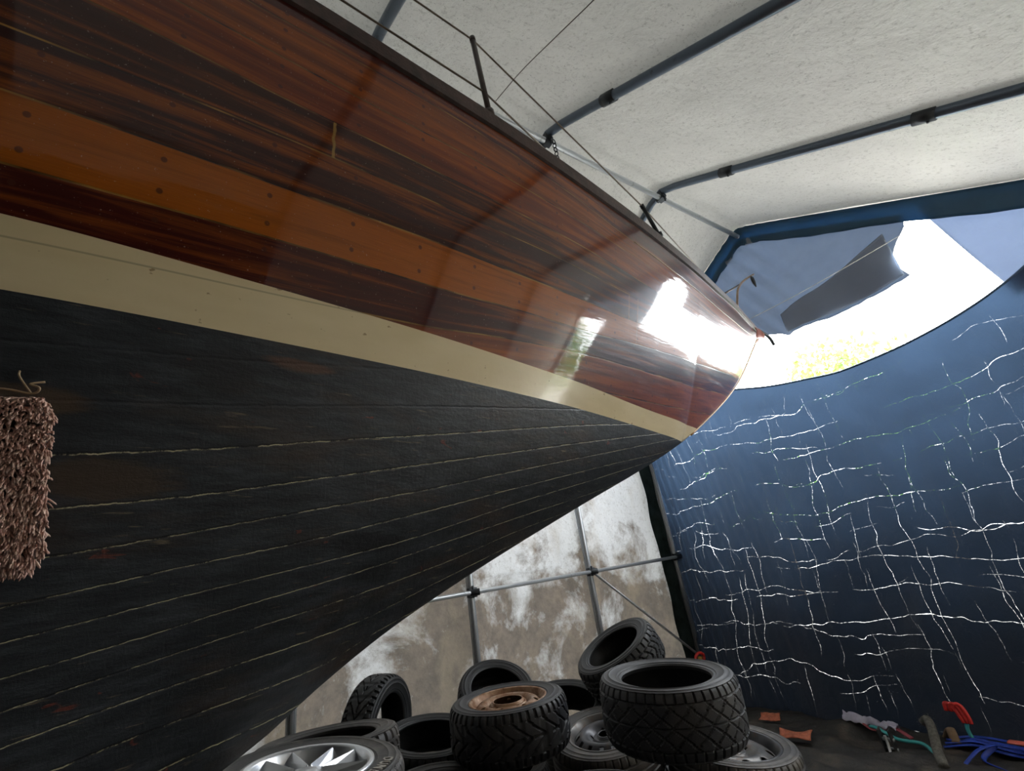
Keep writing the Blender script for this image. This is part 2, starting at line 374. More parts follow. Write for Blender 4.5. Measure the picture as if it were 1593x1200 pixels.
for i, y in enumerate(YR):
    # side legs of bright pipe sleeve over the lower rib
    tube('leg_post', [(-HW, y, 0.0), (-HW, y, 2.75)], .034, M_PIPE, frame, 16)
    bm = bmesh.new()
    bm_box(bm, (-HW + .028, y, 1.503), (.05, .085, .08)); bm_tube(bm, [(-HW + .02, y - .05, 1.503), (-HW + .075, y + .055, 1.503)], .030, 10)
    bm_tube(bm, [(-HW + .05, y, 1.46), (-HW + .05, y, 1.56)], .012, 8)
    finish('cross_clamp', bm, M_CLAMP, frame, bevel=.006)
    bm = bmesh.new()
    bm_box(bm, (0, y, ZR - .09), (.07, .07, .09)); bm_tube(bm, [(-.05, y, ZR - .105), (.05, y, ZR - .105)], .024, 10)
    bm_tube(bm, [(.035, y, ZR - .13), (.035, y, ZR - .17)], .008, 8)
    finish('ridge_clamp', bm, M_CLAMP, frame, bevel=.006)

def grid_mesh(name, nu, nv, fn, mat, parent=None, solid=0.0):
    vs = []; fs = []
    for j in range(nv + 1):
        for i in range(nu + 1): vs.append(fn(i / nu, j / nv))
    for j in range(nv):
        for i in range(nu):
            a = j * (nu + 1) + i; fs.append((a, a + 1, a + nu + 2, a + nu + 1))
    o = from_data(name, vs, fs, mat, parent)
    if solid:
        s = o.modifiers.new('solid', 'SOLIDIFY'); s.thickness = solid; s.offset = 0
    return o
def bay(y):
    for a, b in zip(YR, YR[1:]):
        if a <= y <= b: return (y - a) / (b - a)
    return 0.0
Y_A, Y_B = -3.72, 5.08
def roof_fn(u, v):
    y = Y_A + (Y_B - Y_A) * u
    x = -HW - .16 + (XS + HW + .34) * v
    
    t = bay(y)
    sag = .05 * math.sin(PI * t) ** 2 * (1 if 0.03 < v < .97 else 0.3)
    n = noise.fractal(Vector((x * 1.3, y * 1.3, 3.1)), .8, 2.0, 4) * .016
    n *= min(1, math.sin(PI * t) * 2.5)
    z = roof_z(x) + .036 + n + sag * .5
    if v <= .03: z = z
    return Vector((x, y, z))
roof = grid_mesh('ceiling', 300, 150, roof_fn, MF_ROOF); tag(roof, kind='structure')
def wall_fn(side):
    def f(u, v):
        y = Y_A + (Y_B - Y_A) * u; z = 0.0 + (ZE + .04 if side < 0 else roof_z(XS) + .04) * v
        t = bay(y); s = math.sin(PI * t)
        belly = .035 * s * s + (.16 * s * max(0, 1 - z / 1.75) ** .8)
        n = noise.fractal(Vector((1.7, y * 1.6, z * 1.3)), .9, 2.0, 5) * .045 * min(1, s * 2)
        cr = abs(noise.noise(Vector((4.2, y * 1.2 + z * .6, z * 1.0)))) * .07 * min(1, s * 2) * (1 if z < 1.6 else .35)
        off = max(.036, .040 + belly + n + cr) if s > .02 else .036
        base = (-HW if side < 0 else XS)
        return Vector((base + side * off, y, z))
    return f
wl = grid_mesh('wall_left', 420, 190, wall_fn(-1), MF_WALL); tag(wl, kind='structure')
def bs_fn(u, v):
    p = wall_fn(1)(u, v); return p
wr = grid_mesh('wall_right', 160, 60, bs_fn, fabric_mat('warm_side_fabric', False, .016, (.58, .50, .42))); tag(wr, kind='structure')
# rear gable (behind the camera, seen only in the varnish)
vs = [(-HW, Y_A, 0), (XS, Y_A, 0), (XS, Y_A, roof_z(XS)), (1.2, Y_A, roof_z(1.2)), (0, Y_A, roof_z(0)), (-1, Y_A, roof_z(-1)), (-HW, Y_A, ZE)]
bk = from_data('wall_rear', vs, [tuple(range(7))], MF_REAR, smooth=False); tag(bk, kind='structure')
# floor
def floor_fn(u, v):
    x = -HW - .3 + (XS + HW + .6) * u; y = -4.0 + 9.35 * v
    n = 0.0
    if y > 3.3 and x > -1.9:
        k = min(1, (y - 3.3) / .5) * min(1, (x + 1.9) / .3)
        r = noise.fractal(Vector((x * .9 + y * .5, y * 4.2 - x * 1.5, 7.7)), .8, 2.0, 3)
        n = k * (.06 * abs(r) + .03 * (1 - abs(noise.noise(Vector((x * 1.5, y * 6.5 + x * 2.0, 2.2)))) * 2))
        n = max(0.0, n)
    return Vector((x, y, n))
fl = grid_mesh('floor', 150, 260, floor_fn, M_GROUND); tag(fl, kind='structure')

# ---- end wall hangings
def val_strip():
    bm = bmesh.new(); rows = []
    pts = []
    z = .02
    x = -HW + .02
    while x < XS: pts.append((Vector((x, 0, roof_z(x))), 1)); x += .04
    for k, (p, roofp) in enumerate(pts):
        ring = []
        for j in range(9):
            t = j / 8
            if roofp:
                ap = math.exp(-((p.x) / .35) ** 2)
                q = Vector((p.x, 4.965 - .02 * math.sin(k * .9) * t * (0.35 + ap) - .012 * math.sin(k * 2.3 + j) * ap, p.z + .03 - .25 * t - .012 * math.sin(k * .21) * t))
            else:
                q = Vector((-HW - .015 + .006 * math.sin(k * .5 + j), 5.02 - .20 * t + .008 * math.sin(k * .35) * t, p.z))
            ring.append(bm.verts.new(q))
        if rows: 
            for j in range(8): bm.faces.new((rows[-1][j], rows[-1][j + 1], ring[j + 1], ring[j]))
        rows.append(ring)
    return finish('hem_band', bm, M_VAL, None, solid=.003)
def leg_strip(u, v):
    return Vector((-HW - .010 + .008 * math.sin(v * 37 + u * 3), 5.02 - .24 * u + .012 * math.sin(v * 21) * u, .02 + 3.5 * v))
ls = grid_mesh('edge_strip', 8, 60, leg_strip, simple('black_green_strip', (.016, .024, .022), .95, 0, .5, 8, spec=.1))
tag(ls, 'dark strip of sheeting beside the far left corner leg of the shelter', 'strip')
hb = val_strip(); tag(hb, 'blue fabric band following the end rib under the roof', 'band')

def poly_sheet(name, top, bot, y0, mat, nu=90, nv=40, amp=.012, fr=2.0, seed=0.0, hem=None, tilt=0.0):
    """top / bot: functions of u giving (x,z)"""
    def f(u, v):
        a = top(u); b = bot(u)
        x = b[0] + (a[0] - b[0]) * v; z = b[1] + (a[1] - b[1]) * v
        n = noise.fractal(Vector((x * fr, seed, z * fr * .6)), .9, 2.0, 4) * amp * (4 * v * (1 - v)) ** .3
        return Vector((x, y0 + n + tilt * (1 - v), z))
    return grid_mesh(name, nu, nv, f, mat, solid=.002)
def lin(P):
    f = pchip([(p[0], p[1]) for p in P]); a, b = P[0][0], P[-1][0]
    return lambda u: (a + (b - a) * u, f(a + (b - a) * u))
hemf = [(-2.12, 3.56), (-1.5, 3.42), (-1.0, 3.28), (-.63, 3.165), (-.26, 3.05), (.06, 2.985), (.43, 2.93), (.785, 2.942), (1.11, 2.982), (1.416, 3.051), (1.64, 3.13), (1.95, 3.28), (2.12, 3.36)]
def edge_x(z): return -2.0 + .02 * math.sin(z * 5)
def tarp_fn(u, v):
    hz = pchip(hemf); x0 = -2.12; x1 = 2.12
    x = x0 + (x1 - x0) * u
    zt = hz(x); z = .0 + zt * v
    xx = x + (-.05 * math.exp(-((z - .3) / .5) ** 2) * (1 - u) + .015 * math.sin(z * 4)) * (1 - v) * 0
    edge = math.exp(-u * 9)
    n = noise.fractal(Vector((x * 1.1, 2.0, z * .8)), .8, 2.0, 4) * .05
    n += edge * .035 * math.sin(x * 60 + z * 6 + 2 * noise.noise(Vector((x * 3, 0, z * 2))))
    n += -.14 * (1 - v) ** 6 * (.6 + .4 * math.sin(x * 7))
    rim = min(1, (1 - v) * 12)
    return Vector((xx, 4.955 + .125 * math.exp(-u * 16) + n * rim, z + .012))
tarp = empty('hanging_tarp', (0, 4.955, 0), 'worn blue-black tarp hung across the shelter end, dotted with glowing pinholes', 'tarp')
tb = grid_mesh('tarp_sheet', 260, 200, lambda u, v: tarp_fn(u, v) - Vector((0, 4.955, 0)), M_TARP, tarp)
hz = pchip(hemf)
tube('hem_rope', [(x, -.004 + .125 * math.exp(-(x + 2.12) / 4.24 * 16), hz(x) + .006) for x in np.linspace(-2.10, 2.12, 70)], .009, simple('hem_rope_blue', (.05, .09, .16), .6), tarp, 8)

def grey_top(u): x = -2.05 + 3.42 * u; return (x, roof_z(x) - .12)
gl = [(-2.05, 3.62), (-1.3, 3.80), (-.7, 3.74), (-.13, 3.60), (.0, 3.56), (.1, 3.50), (.23, 3.51), (.545, 3.475), (.822, 3.482), (1.07, 3.505), (1.17, 3.52)]
glf = pchip(gl)
def grey_fn(u, v):
    vv = v
    zmix = vv
    xb = -2.05 + 3.22 * u; xt = -2.05 + 3.37 * u
    zb = glf(xb) + .010 * noise.noise(Vector((xb * 14, 0, 0))); x = xb + (xt - xb) * vv; zt = roof_z(xt) - .12
    # right edge kinks inwards under the tie corner
    if u > .9: x -= (u - .9) / .1 * .10 * math.sin(PI * min(1, vv * 1.25)) 
    z = zb + (zt - zb) * vv
    ap = math.exp(-((x + .05) / .35) ** 2)
    n = .03 * noise.fractal(Vector((x * 1.5, 8.0, z * 1.1)), .8, 2, 4) + .02 * ap * math.sin((x * 2 + z) * 16)
    return Vector((x, 4.985 + n * min(1, (1 - v) * 8 + .1), z))
gs = grid_mesh('grey_flysheet', 150, 60, grey_fn, M_GREY, solid=.002)
tag(gs, 'grey plastic sheet hanging under the gable beside the bright opening', 'sheet')
def patch_fn(u, v):
    x = .10 + 1.04 * u; z0 = glf(x) + .02; z1 = z0 + .22 + .24 * u
    z = z0 + (z1 - z0) * v
    return Vector((x, 4.953 + .010 * math.sin(x * 11 + z * 5), z))
pt = grid_mesh('netting_strip', 60, 16, patch_fn, M_GREY2, solid=.002)
tag(pt, 'darker grey strip of netting along the lower edge of the grey sheet', 'netting')
# pale blue sheet right of the opening
def lb_fn(u, v):
    zt = roof_z(1.45 + (XS - 1.47) * u) - .10
    zb = 3.02 + (.12 * u)
    t = 1 - v
    x0 = 1.42 + .235 * t   # slanting left edge
    x = x0 + (XS - .02 - x0) * u
    z = zb + (roof_z(x) - .06 - zb) * v
    return Vector((x, 5.0 + .02 * noise.fractal(Vector((x * 2, 5, z * 2)), .8, 2, 3), z))
lb = grid_mesh('blue_sheet', 40, 30, lb_fn, M_LBLUE, solid=.002)
tag(lb, 'pale blue sheet closing the gable to the right of the opening', 'sheet')

def shade_sheet(u, v):  # out-of-view sheet, added to darken the aft hull and its reflections
    y = -3.5 + 4.12 * u; z = .1 + 3.0 * v
    return Vector((XS - .10 - .02 * math.sin(y * 9 + z * 2), y, z))
ln = grid_mesh('added_shade_sheet', 60, 20, shade_sheet, simple('dark_green_sheet', (.030, .032, .030), .8), solid=.003)
tag(ln, 'dark sheet added on the near side wall to darken the hull, seen only mirrored in the varnish', 'sheet')

# ---- outside world seen through the gap
M_GRASS = simple('pale_gravel', (.42, .40, .37), .9, 0, .3, 3)
M_LEAF = NT('leaf'); M_LEAF.set(color=M_LEAF.ramp(M_LEAF.noise(M_LEAF.coord(), 2.0, 3), [(.3, (.05, .13, .015)), (.7, (.13, .26, .03))]), rough=.5)
_tr = M_LEAF.n.new('ShaderNodeBsdfTranslucent'); _tr.inputs[0].default_value = (.16, .34, .05, 1)
_mx = M_LEAF.n.new('ShaderNodeMixShader'); _mx.inputs[0].default_value = .5
M_LEAF.link(M_LEAF.b.outputs[0], _mx.inputs[1]); M_LEAF.link(_tr.outputs[0], _mx.inputs[2]); M_LEAF.link(_mx.outputs[0], M_LEAF.out.inputs[0]); M_LEAF = M_LEAF.m
M_BARK = simple('bark', (.10, .075, .05), .9)
g = from_data('ground', [(-30, -30, -.03), (30, -30, -.03), (30, 40, -.03), (-30, 40, -.03)], [(0, 1, 2, 3)], M_GRASS, smooth=False); tag(g, kind='structure')
def tree(loc, h, rad, n, label, seed):
    rnd = random.Random(seed)
    t = empty('leafy_tree', loc, label, 'tree', 'trees outside the shelter end')
    bm = bmesh.new(); bm_tube(bm, catmull([(0, 0, 0), (.1, .05, h * .35), (0, -.05, h * .75)], 6), lambda q: .14 * (1 - .7 * q), 8)
    for k in range(5):
        a = k * 1.3; bm_tube(bm, [(.04, 0, h * .4), (math.cos(a) * rad * .6, math.sin(a) * rad * .6, h * (.6 + .05 * k))], lambda q: .05 * (1 - .7 * q), 6)
    finish('trunk', bm, M_BARK, t)
    bm = bmesh.new()
    cl = [(rnd.uniform(-1, 1) * rad * .6, rnd.uniform(-1, 1) * rad * .6, h * rnd.uniform(.5, .92), rad * rnd.uniform(.35, .6)) for _ in range(11)]
    for _ in range(n):
        cx, cy, cz, cr = rnd.choice(cl)
        d = Vector((rnd.gauss(0, 1), rnd.gauss(0, 1), rnd.gauss(0, 1))).normalized() * cr * rnd.uniform(.6, 1.05)
        p = Vector((cx, cy, cz)) + d
        a = Vector((rnd.gauss(0, 1), rnd.gauss(0, 1), rnd.gauss(0, 1))).normalized(); b = a.orthogonal().normalized(); s = rnd.uniform(.05, .09)
        v = [bm.verts.new(p + a * s), bm.verts.new(p + b * s * .5), bm.verts.new(p - a * s), bm.verts.new(p - b * s * .5)]
        bm.faces.new(v)
    finish('foliage', bm, M_LEAF, t, smooth=False)
tree((-1.1, 11.5, -.03), 5.0, 1.7, 5000, 'bright green leafy tree top seen through the gap beside the bow', 3)
tree((4.3, 7.2, -.03), 3.2, 1.1, 5000, 'green bush outside the corner, mirrored in the varnish', 5)
tree((-4.6, 12.5, -.03), 4.0, 1.7, 2500, 'smaller leafy tree outside, further left behind the tarp', 8)

# ================================================================== BOAT
ZW = 2.295
zk = pchip([(4.54, 3.478), (4.303, 3.27), (3.756, 2.83), (3.003, 2.406), (2.775, 2.297), (2.367, 2.135), (1.654, 1.885), (.959, 1.629), (.634, 1.493), (.389, 1.364), (.26, 1.283), (.0, 1.15), (-.3, .90), (-.7, .45), (-1.1, .08), (-1.4, 0), (-2.5, 0), (-2.7, .3), (-3.0, 1.5), (-3.4, 2.4)])
bw = pchip([(2.78, 0), (2.59, .075), (2.3, .165), (1.95, .27), (1.40, .425), (.985, .52), (.586, .60), (.09, .68), (-.16, .715), (-.34, .735), (-1.0, .77), (-2, .62), (-2.7, .25), (-3.15, 0)])
bs = pchip([(4.54, .012), (4.3, .085), (4.0, .176), (3.63, .289), (3.2, .402), (2.8, .505), (2.4, .593), (2.01, .673), (1.6, .742), (1.22, .80), (.87, .845), (.57, .876), (.34, .897), (.14, .912), (-.5, .945), (-1.2, .94), (-2.2, .83), (-3.0, .62), (-3.4, .5)])
zs = pchip([(4.54, 3.495), (4.24, 3.474), (3.63, 3.43), (2.8, 3.398), (2.01, 3.398), (1.22, 3.402), (.57, 3.402), (.14, 3.412), (-1, 3.43), (-3.4, 3.5)])
zst = pchip([(-3.4, 2.46), (-.384, 2.446), (.077, 2.436), (.545, 2.425), (1.152, 2.411), (1.43, 2.406), (2.076, 2.393), (3.0, 2.404)])
def bez(a, b, c, d, t): s = 1 - t; return s ** 3 * a + 3 * s * s * t * b + 3 * s * t * t * c + t ** 3 * d
def hull_x(Y, z):
    k = zk(Y); zt = zs(Y); bt = bs(Y); b = bw(Y) if k < ZW else 0.0
    z0 = max(k, ZW); hT = zt - z0; sc = (bt - b) / max(hT, 1e-4); dW = 1.45 * sc; dS = .6 * sc
    if z <= z0:
        hB = z0 - k
        if hB < 1e-5: return 0.0
        c = b / hB; dK = 1.7 * c; dw = min(dW, .6 * c); t = max(0, (z - k) / hB)
        return bez(0, dK * hB / 3, b - dw * hB / 3, b, t)
    t = min(1, (z - z0) / max(hT, 1e-4))
    return bez(b, b + dW * hT / 3, bt - dS * hT / 3, bt, t)
def hull_n(Y, z):
    e = 1e-3; a = Vector((hull_x(Y, z), Y, z)); n = (Vector((hull_x(Y + e, z), Y + e, z)) - a).cross(Vector((hull_x(Y, z + e), Y, z + e)) - a)
    n.normalize(); return n if n.x > 0 else -n
WS = {  # heights of the wood strake seams along the hull
 0: [(-3.4, 2.34), (-.4, 2.40), (.544, 2.44), (.947, 2.487), (1.45, 2.535), (2.5, 2.61), (3.8, 2.74), (4.54, 2.83)],
 1: [(-3.4, 2.55), (-.4, 2.552), (.07, 2.566), (.63, 2.583), (.99, 2.609), (1.49, 2.642), (1.9, 2.690), (2.48, 2.75), (3.78, 2.889), (4.54, 2.98)],
 2: [(-3.4, 2.70), (-.42, 2.713), (0, 2.721), (.385, 2.732), (.72, 2.745), (.98, 2.752), (1.36, 2.771), (1.85, 2.797), (2.5, 2.86), (3.8, 2.99), (4.54, 3.08)],
 3: [(-3.4, 2.87), (-.42, 2.865), (.15, 2.88), (.67, 2.888), (1.1, 2.906), (1.9, 2.93), (2.5, 2.965), (3.8, 3.10), (4.54, 3.20)],
 4: [(-3.4, 3.04), (-.3, 3.02), (.2, 3.003), (.9, 3.014), (1.4, 3.03), (2.25, 3.04), (2.88, 3.072), (3.8, 3.18), (4.54, 3.29)],
 5: [(-3.4, 3.18), (-.07, 3.148), (.28, 3.140), (1.05, 3.149), (1.6, 3.155), (2.2, 3.155), (3.0, 3.17), (3.8, 3.235), (4.54, 3.36)],
 6: [(-3.4, 3.31), (0, 3.280), (.6, 3.285), (.95, 3.280), (1.41, 3.266), (1.84, 3.240), (2.8, 3.245), (3.64, 3.279), (4.54, 3.42)],
 7: [(-3.4, 3.50), (.14, 3.412), (1.22, 3.402), (2.8, 3.398), (3.63, 3.43), (4.54, 3.50)]}
BS = {
 1: [(-3.4, 1.85), (-.24, 2.096), (0, 2.116), (.49, 2.175), (.65, 2.194), (1.2, 2.26), (1.6, 2.31), (2.8, 2.45)],
 2: [(-3.4, 1.72), (-.23, 1.991), (0, 2.016), (.39, 2.071), (.67, 2.109), (1.03, 2.162), (1.46, 2.226), (2, 2.30), (2.8, 2.41)],
 3: [(-3.4, 1.60), (-.22, 1.889), (0, 1.914), (.25, 1.953), (.59, 2.008), (1.05, 2.082), (1.49, 2.155), (2.2, 2.27), (2.8, 2.36)],
 4: [(-3.4, 1.48), (-.22, 1.80), (0, 1.834), (.24, 1.873), (.58, 1.926), (1.08, 2.017), (1.47, 2.087), (1.79, 2.144), (2.6, 2.29), (2.8, 2.32)],
 5: [(-3.4, 1.36), (-.29, 1.714), (0, 1.761), (.27, 1.80), (.63, 1.866), (1.1, 1.955), (1.47, 2.024), (1.82, 2.09), (2.5, 2.21), (2.8, 2.28)],
 6: [(-3.4, 1.24), (-.29, 1.651), (.03, 1.701), (.29, 1.737), (.6, 1.785), (1.1, 1.895), (1.8, 2.035), (2.4, 2.16), (2.8, 2.24)],
 7: [(-3.4, 1.12), (-.28, 1.588), (-.09, 1.616), (.08, 1.647), (.47, 1.71), (.67, 1.75), (1.2, 1.855), (1.9, 1.99), (2.8, 2.19)],
 8: [(-3.4, 1.0), (-.24, 1.534), (-.09, 1.558), (.14, 1.593), (.45, 1.638), (.8, 1.70), (1.2, 1.796), (1.9, 1.94), (2.8, 2.14)],
 9: [(-3.4, .85), (-.23, 1.468), (.01, 1.50), (.27, 1.525), (.49, 1.555), (.8, 1.635), (1.2, 1.74), (2.8, 2.08)],
 10: [(-3.4, .70), (-.19, 1.39), (0, 1.409), (.23, 1.427), (.37, 1.44), (.6, 1.51), (2.8, 2.0)],
 11: [(-3.4, .45), (-.19, 1.27), (0, 1.30), (.3, 1.33), (.6, 1.40), (2.8, 1.92)]}
WS = {k: pchip(v) for k, v in WS.items()}; BS = {k: pchip(v) for k, v in BS.items()}
def seam_val(F, Y, z, desc):
    ks = sorted(F); zz = [F[k](Y) for k in ks]
    if desc:   # heights fall with k
        if z >= zz[0]: return ks[0] - (z - zz[0]) / .11
        for a in range(len(ks) - 1):
            if z >= zz[a + 1]: return ks[a] + (zz[a] - z) / max(zz[a] - zz[a + 1], 1e-4)
        return ks[-1] + (zz[-1] - z) / .12
    if z <= zz[0]: return ks[0] - (zz[0] - z) / .15
    for a in range(len(ks) - 1):
        if z <= zz[a + 1]: return ks[a] + (z - zz[a]) / max(zz[a + 1] - zz[a], 1e-4)
    return ks[-1] + (z - zz[-1]) / .15
boat = empty('sailboat', (0, 0, 0), 'wooden sailing boat with varnished topsides, cream stripe and black bottom, filling the shelter', 'boat')
def hull_part(name, mat, zlo, zhi, nv, ys, F, desc):
    vs = []; att = []; idx = {}
    for i, Y in enumerate(ys):
        a, b = zlo(Y), zhi(Y); b = max(b, a)
        for j in range(nv + 1):
            z = a + (b - a) * j / nv
            x = hull_x(Y, z); s = seam_val(F, Y, z, desc)
            vs.append((x, Y, z)); att.append(s); vs.append((-x, Y, z)); att.append(s)
    fs = []
    W = 2 * (nv + 1)
    for i in range(len(ys) - 1):
        for j in range(nv):
            a = i * W + 2 * j; b = a + 2; c = a + W + 2; d = a + W
            fs.append((a, b, c, d)[::-1]); fs.append((a + 1, b + 1, c + 1, d + 1))
    o = from_data(name, vs, fs, mat, boat)
    at = o.data.attributes.new('seam', 'FLOAT', 'POINT'); at.data.foreach_set('value', att)
    bm = bmesh.new(); bm.from_mesh(o.data); bmesh.ops.remove_doubles(bm, verts=bm.verts, dist=1e-5); bmesh.ops.dissolve_degenerate(bm, edges=bm.edges, dist=1e-5); bm.to_mesh(o.data); bm.free()
    return o
ysA = list(np.linspace(-3.4, -.8, 40)) + list(np.linspace(-.77, 4.54, 260))
zb_ = lambda Y: max(zk(Y), ZW)
zt_ = lambda Y: max(zk(Y), min(zst(Y), zs(Y)))
hull_part('topsides', MW, zt_, zs, 56, ysA, WS, False)
hull_part('boot_stripe', MS, zb_, zt_, 6, [y for y in ysA if y < 3.01] + [3.02], WS, False)
hull_part('bottom_planking', MB, zk, zb_, 60, [y for y in ysA if y < 2.775] + [2.79], BS, True)
# keel sides closed on themselves; stem face, transom and deck
vs = []; fs = []
for i, Y in enumerate(ysA):
    for s in (-1, -.5, 0, .5, 1): vs.append((s * bs(Y), Y, zs(Y) - .02 + .03 * (1 - s * s)))
for i in range(len(ysA) - 1):
    for j in range(4):
        a = i * 5 + j; fs.append((a, a + 1, a + 6, a + 5))
from_data('deck', vs, fs, M_DECK, boat)
tv = [(hull_x(-3.4, z), -3.4, z) for z in np.linspace(2.4, 3.5, 12)]
from_data('transom', tv + [(-x, y, z) for x, y, z in tv[::-1]], [tuple(range(24))], MW, boat, smooth=False)
# toe rail along the sheer
for s in (1, -1):
    bm = bmesh.new(); prev = None
    for Y in np.linspace(-3.4, 4.50, 240):
        z1 = zs(Y); hh = .060 if Y < 1.5 else .060 - .028 * min(1, (Y - 1.5) / 2.2); o_ = .013
        P = [(hull_x(Y, z1 - hh) + .001, z1 - hh), (hull_x(Y, z1 - hh + .004) + o_, z1 - hh + .004), (bs(Y) + o_, z1 + .004), (bs(Y) + o_ - .006, z1 + .014), (bs(Y) - .02, z1 + .014), (bs(Y) - .02, z1 - .03)]
        ring = [bm.verts.new((s * max(x, .0), Y, z)) for x, z in P]
        if prev:
            for j in range(len(P) - 1):
                f = (prev[j], prev[j + 1], ring[j + 1], ring[j]); bm.faces.new(f if s < 0 else f[::-1])
        prev = ring
    finish('toe_rail', bm, M_RAIL, boat, smooth=False)
# cove line
M_COVE = simple('pale_cove_line', (.55, .42, .27), .3)
for s in (1,):
    p = [Vector((hull_x(Y, WS[6](Y)) + .0005, Y, WS[6](Y))) for Y in np.linspace(1.9, 4.35, 60)]
    tube('cove_line', p, .0028, M_COVE, boat, 6)
# stem band + stemhead fitting
tube('stem_band', [(0, y, zk(y) - .002) for y in np.linspace(2.9, 4.5, 40)], .007, simple('stem_varnish', (.42, .22, .09), .3), boat, 8)
M_BRZ = simple('bronze_red', (.22, .065, .04), .35, .3)
bm = bmesh.new()
for s in (1, -1):
    pr = [(s * .020, 4.50, 3.53), (s * .085, 4.30, 3.47), (s * .105, 4.26, 3.40), (s * .112, 4.18, 3.31), (s * .075, 4.36, 3.36), (s * .028, 4.535, 3.40), (s * .020, 4.62, 3.50)]
    a = [bm.verts.new(p) for p in pr]; b = [bm.verts.new((p[0] + s * .007, p[1] + .004, p[2])) for p in pr]
    bm.faces.new(a); bm.faces.new(b[::-1])
    for i in range(len(pr)): bm.faces.new((a[i], a[(i + 1) % len(pr)], b[(i + 1) % len(pr)], b[i]))
bmesh.ops.recalc_face_normals(bm, faces=bm.faces)
finish('stemhead_fitting', bm, M_BRZ, boat, bevel=.002)
tube('stemhead_prong', [(.01, 4.54, 3.52), (.03, 4.66, 3.45), (.035, 4.70, 3.36)], .016, M_CLAMP, boat, 8, curve=True)

# stanchions, lifelines
M_STAN = simple('tarnished_stanchion', (.075, .058, .052), .4, .5)
M_WIRE = simple('old_wire', (.23, .19, .15), .5, .4)
def stan(base, top, r, m):
    bm = bmesh.new(); b, t = Vector(base), Vector(top); bm_tube(bm, [b, t], r, 12)
    bm_tube(bm, [t - (t - b).normalized() * .012, t + (t - b).normalized() * .012], r * 1.15, 10)
    bm_tube(bm, [b, b + (t - b).normalized() * .03], r * 1.8, 12)
    return finish('stanchion', bm, m, boat)
S1b, S1t = (.835, .87, 3.412), (.83, .85, 3.915)
S2b, S2t = (.625, 2.23, 3.41), (.62, 2.15, 3.63)
S0b, S0t = (.925, -.55, 3.42), (.92, -.57, 3.93)
stan(S1b, S1t, .0125, M_STAN); stan(S2b, S2t, .012, M_CLAMP); stan(S0b, S0t, .0125, M_STAN)
tube('lifeline', [S0t, S1t, S2t, (.30, 3.50, 3.455)], .0042, M_WIRE, boat, 6)
s1m = Vector(S1b).lerp(Vector(S1t), .30); s0m = Vector(S0b).lerp(Vector(S0t), .42)
tube('lower_lifeline', [s0m, s1m, (.80, 1.20, 3.425)], .0042, M_WIRE, boat, 6)
# turnbuckle and bow bracket
M_CHR = simple('worn_bronze', (.30, .22, .17), .3, .7)
bm = bmesh.new(); bm_tube(bm, [(.32, 3.42, 3.465), (.29, 3.56, 3.452)], .009, 8); bm_tube(bm, [(.335, 3.36, 3.47), (.28, 3.62, 3.447)], .004, 6)
bm_tube(bm, [(.30, 3.50, 3.465), (.30, 3.50, 3.435)], .014, 8)
finish('turnbuckle', bm, M_CHR, boat)
br = tube('bow_bracket', [(.285, 3.655, 3.427), (.298, 3.74, 3.60), (.302, 3.84, 3.70), (.312, 3.95, 3.775), (.330, 4.10, 3.857)], .010, M_CHR, boat, 10, curve=True)
tube('bow_bracket_strut', [(.335, 3.372, 3.45), (.300, 3.80, 3.68)], .008, M_STAN, boat, 8)
bm = bmesh.new(); bm_tube(bm, [(.330, 4.03, 3.82), (.334, 4.03, 3.79), (.335, 4.032, 3.743), (.336, 4.04, 3.70)], lambda t: .005 + .013 * math.sin(PI * t), 8)
finish('bow_bracket_toggle', bm, M_CLAMP, boat)

# cords
M_CORD = simple('white_cord', (.62, .62, .60), .7)
c = tube('cord', catmull([(.13, 4.18, 3.51), (.50, 4.36, 3.585), (.88, 4.56, 3.69), (1.30, 4.794, 3.818), (1.36, 4.90, 3.86)], 10), .0035, M_CORD, None, 6)
tag(c, 'white cord stretched from the bow to the corner of the opening', 'cord')
M_STR = simple('dark_string', (.16, .14, .12), .8)
c = tube('string', catmull([(1.45, 1.40, 4.07), (1.117, 1.426, 4.25), (.875, 1.452, 4.40), (.487, 1.49, 4.63), (.104, 1.556, 4.86)], 10), .003, M_STR, None, 6)
tag(c, 'thin dark string running loosely under the roof fabric above the stanchion', 'string')
bm = bmesh.new()
for k in range(7):
    th = k * .045
    bm_tube(bm, [Vector((.06 + .012 * math.cos(a) * (1 if k % 2 else .4), 2.13 + .012 * math.cos(a) * (.4 if k % 2 else 1), 4.80 - th + .026 * math.sin(a))) for a in np.linspace(0, 2 * PI, 13)], .0045, 6)
c = finish('chain', bm, M_CLAMP); tag(c, 'short dark chain hanging from the ridge clamp of the second rib in view', 'chain')

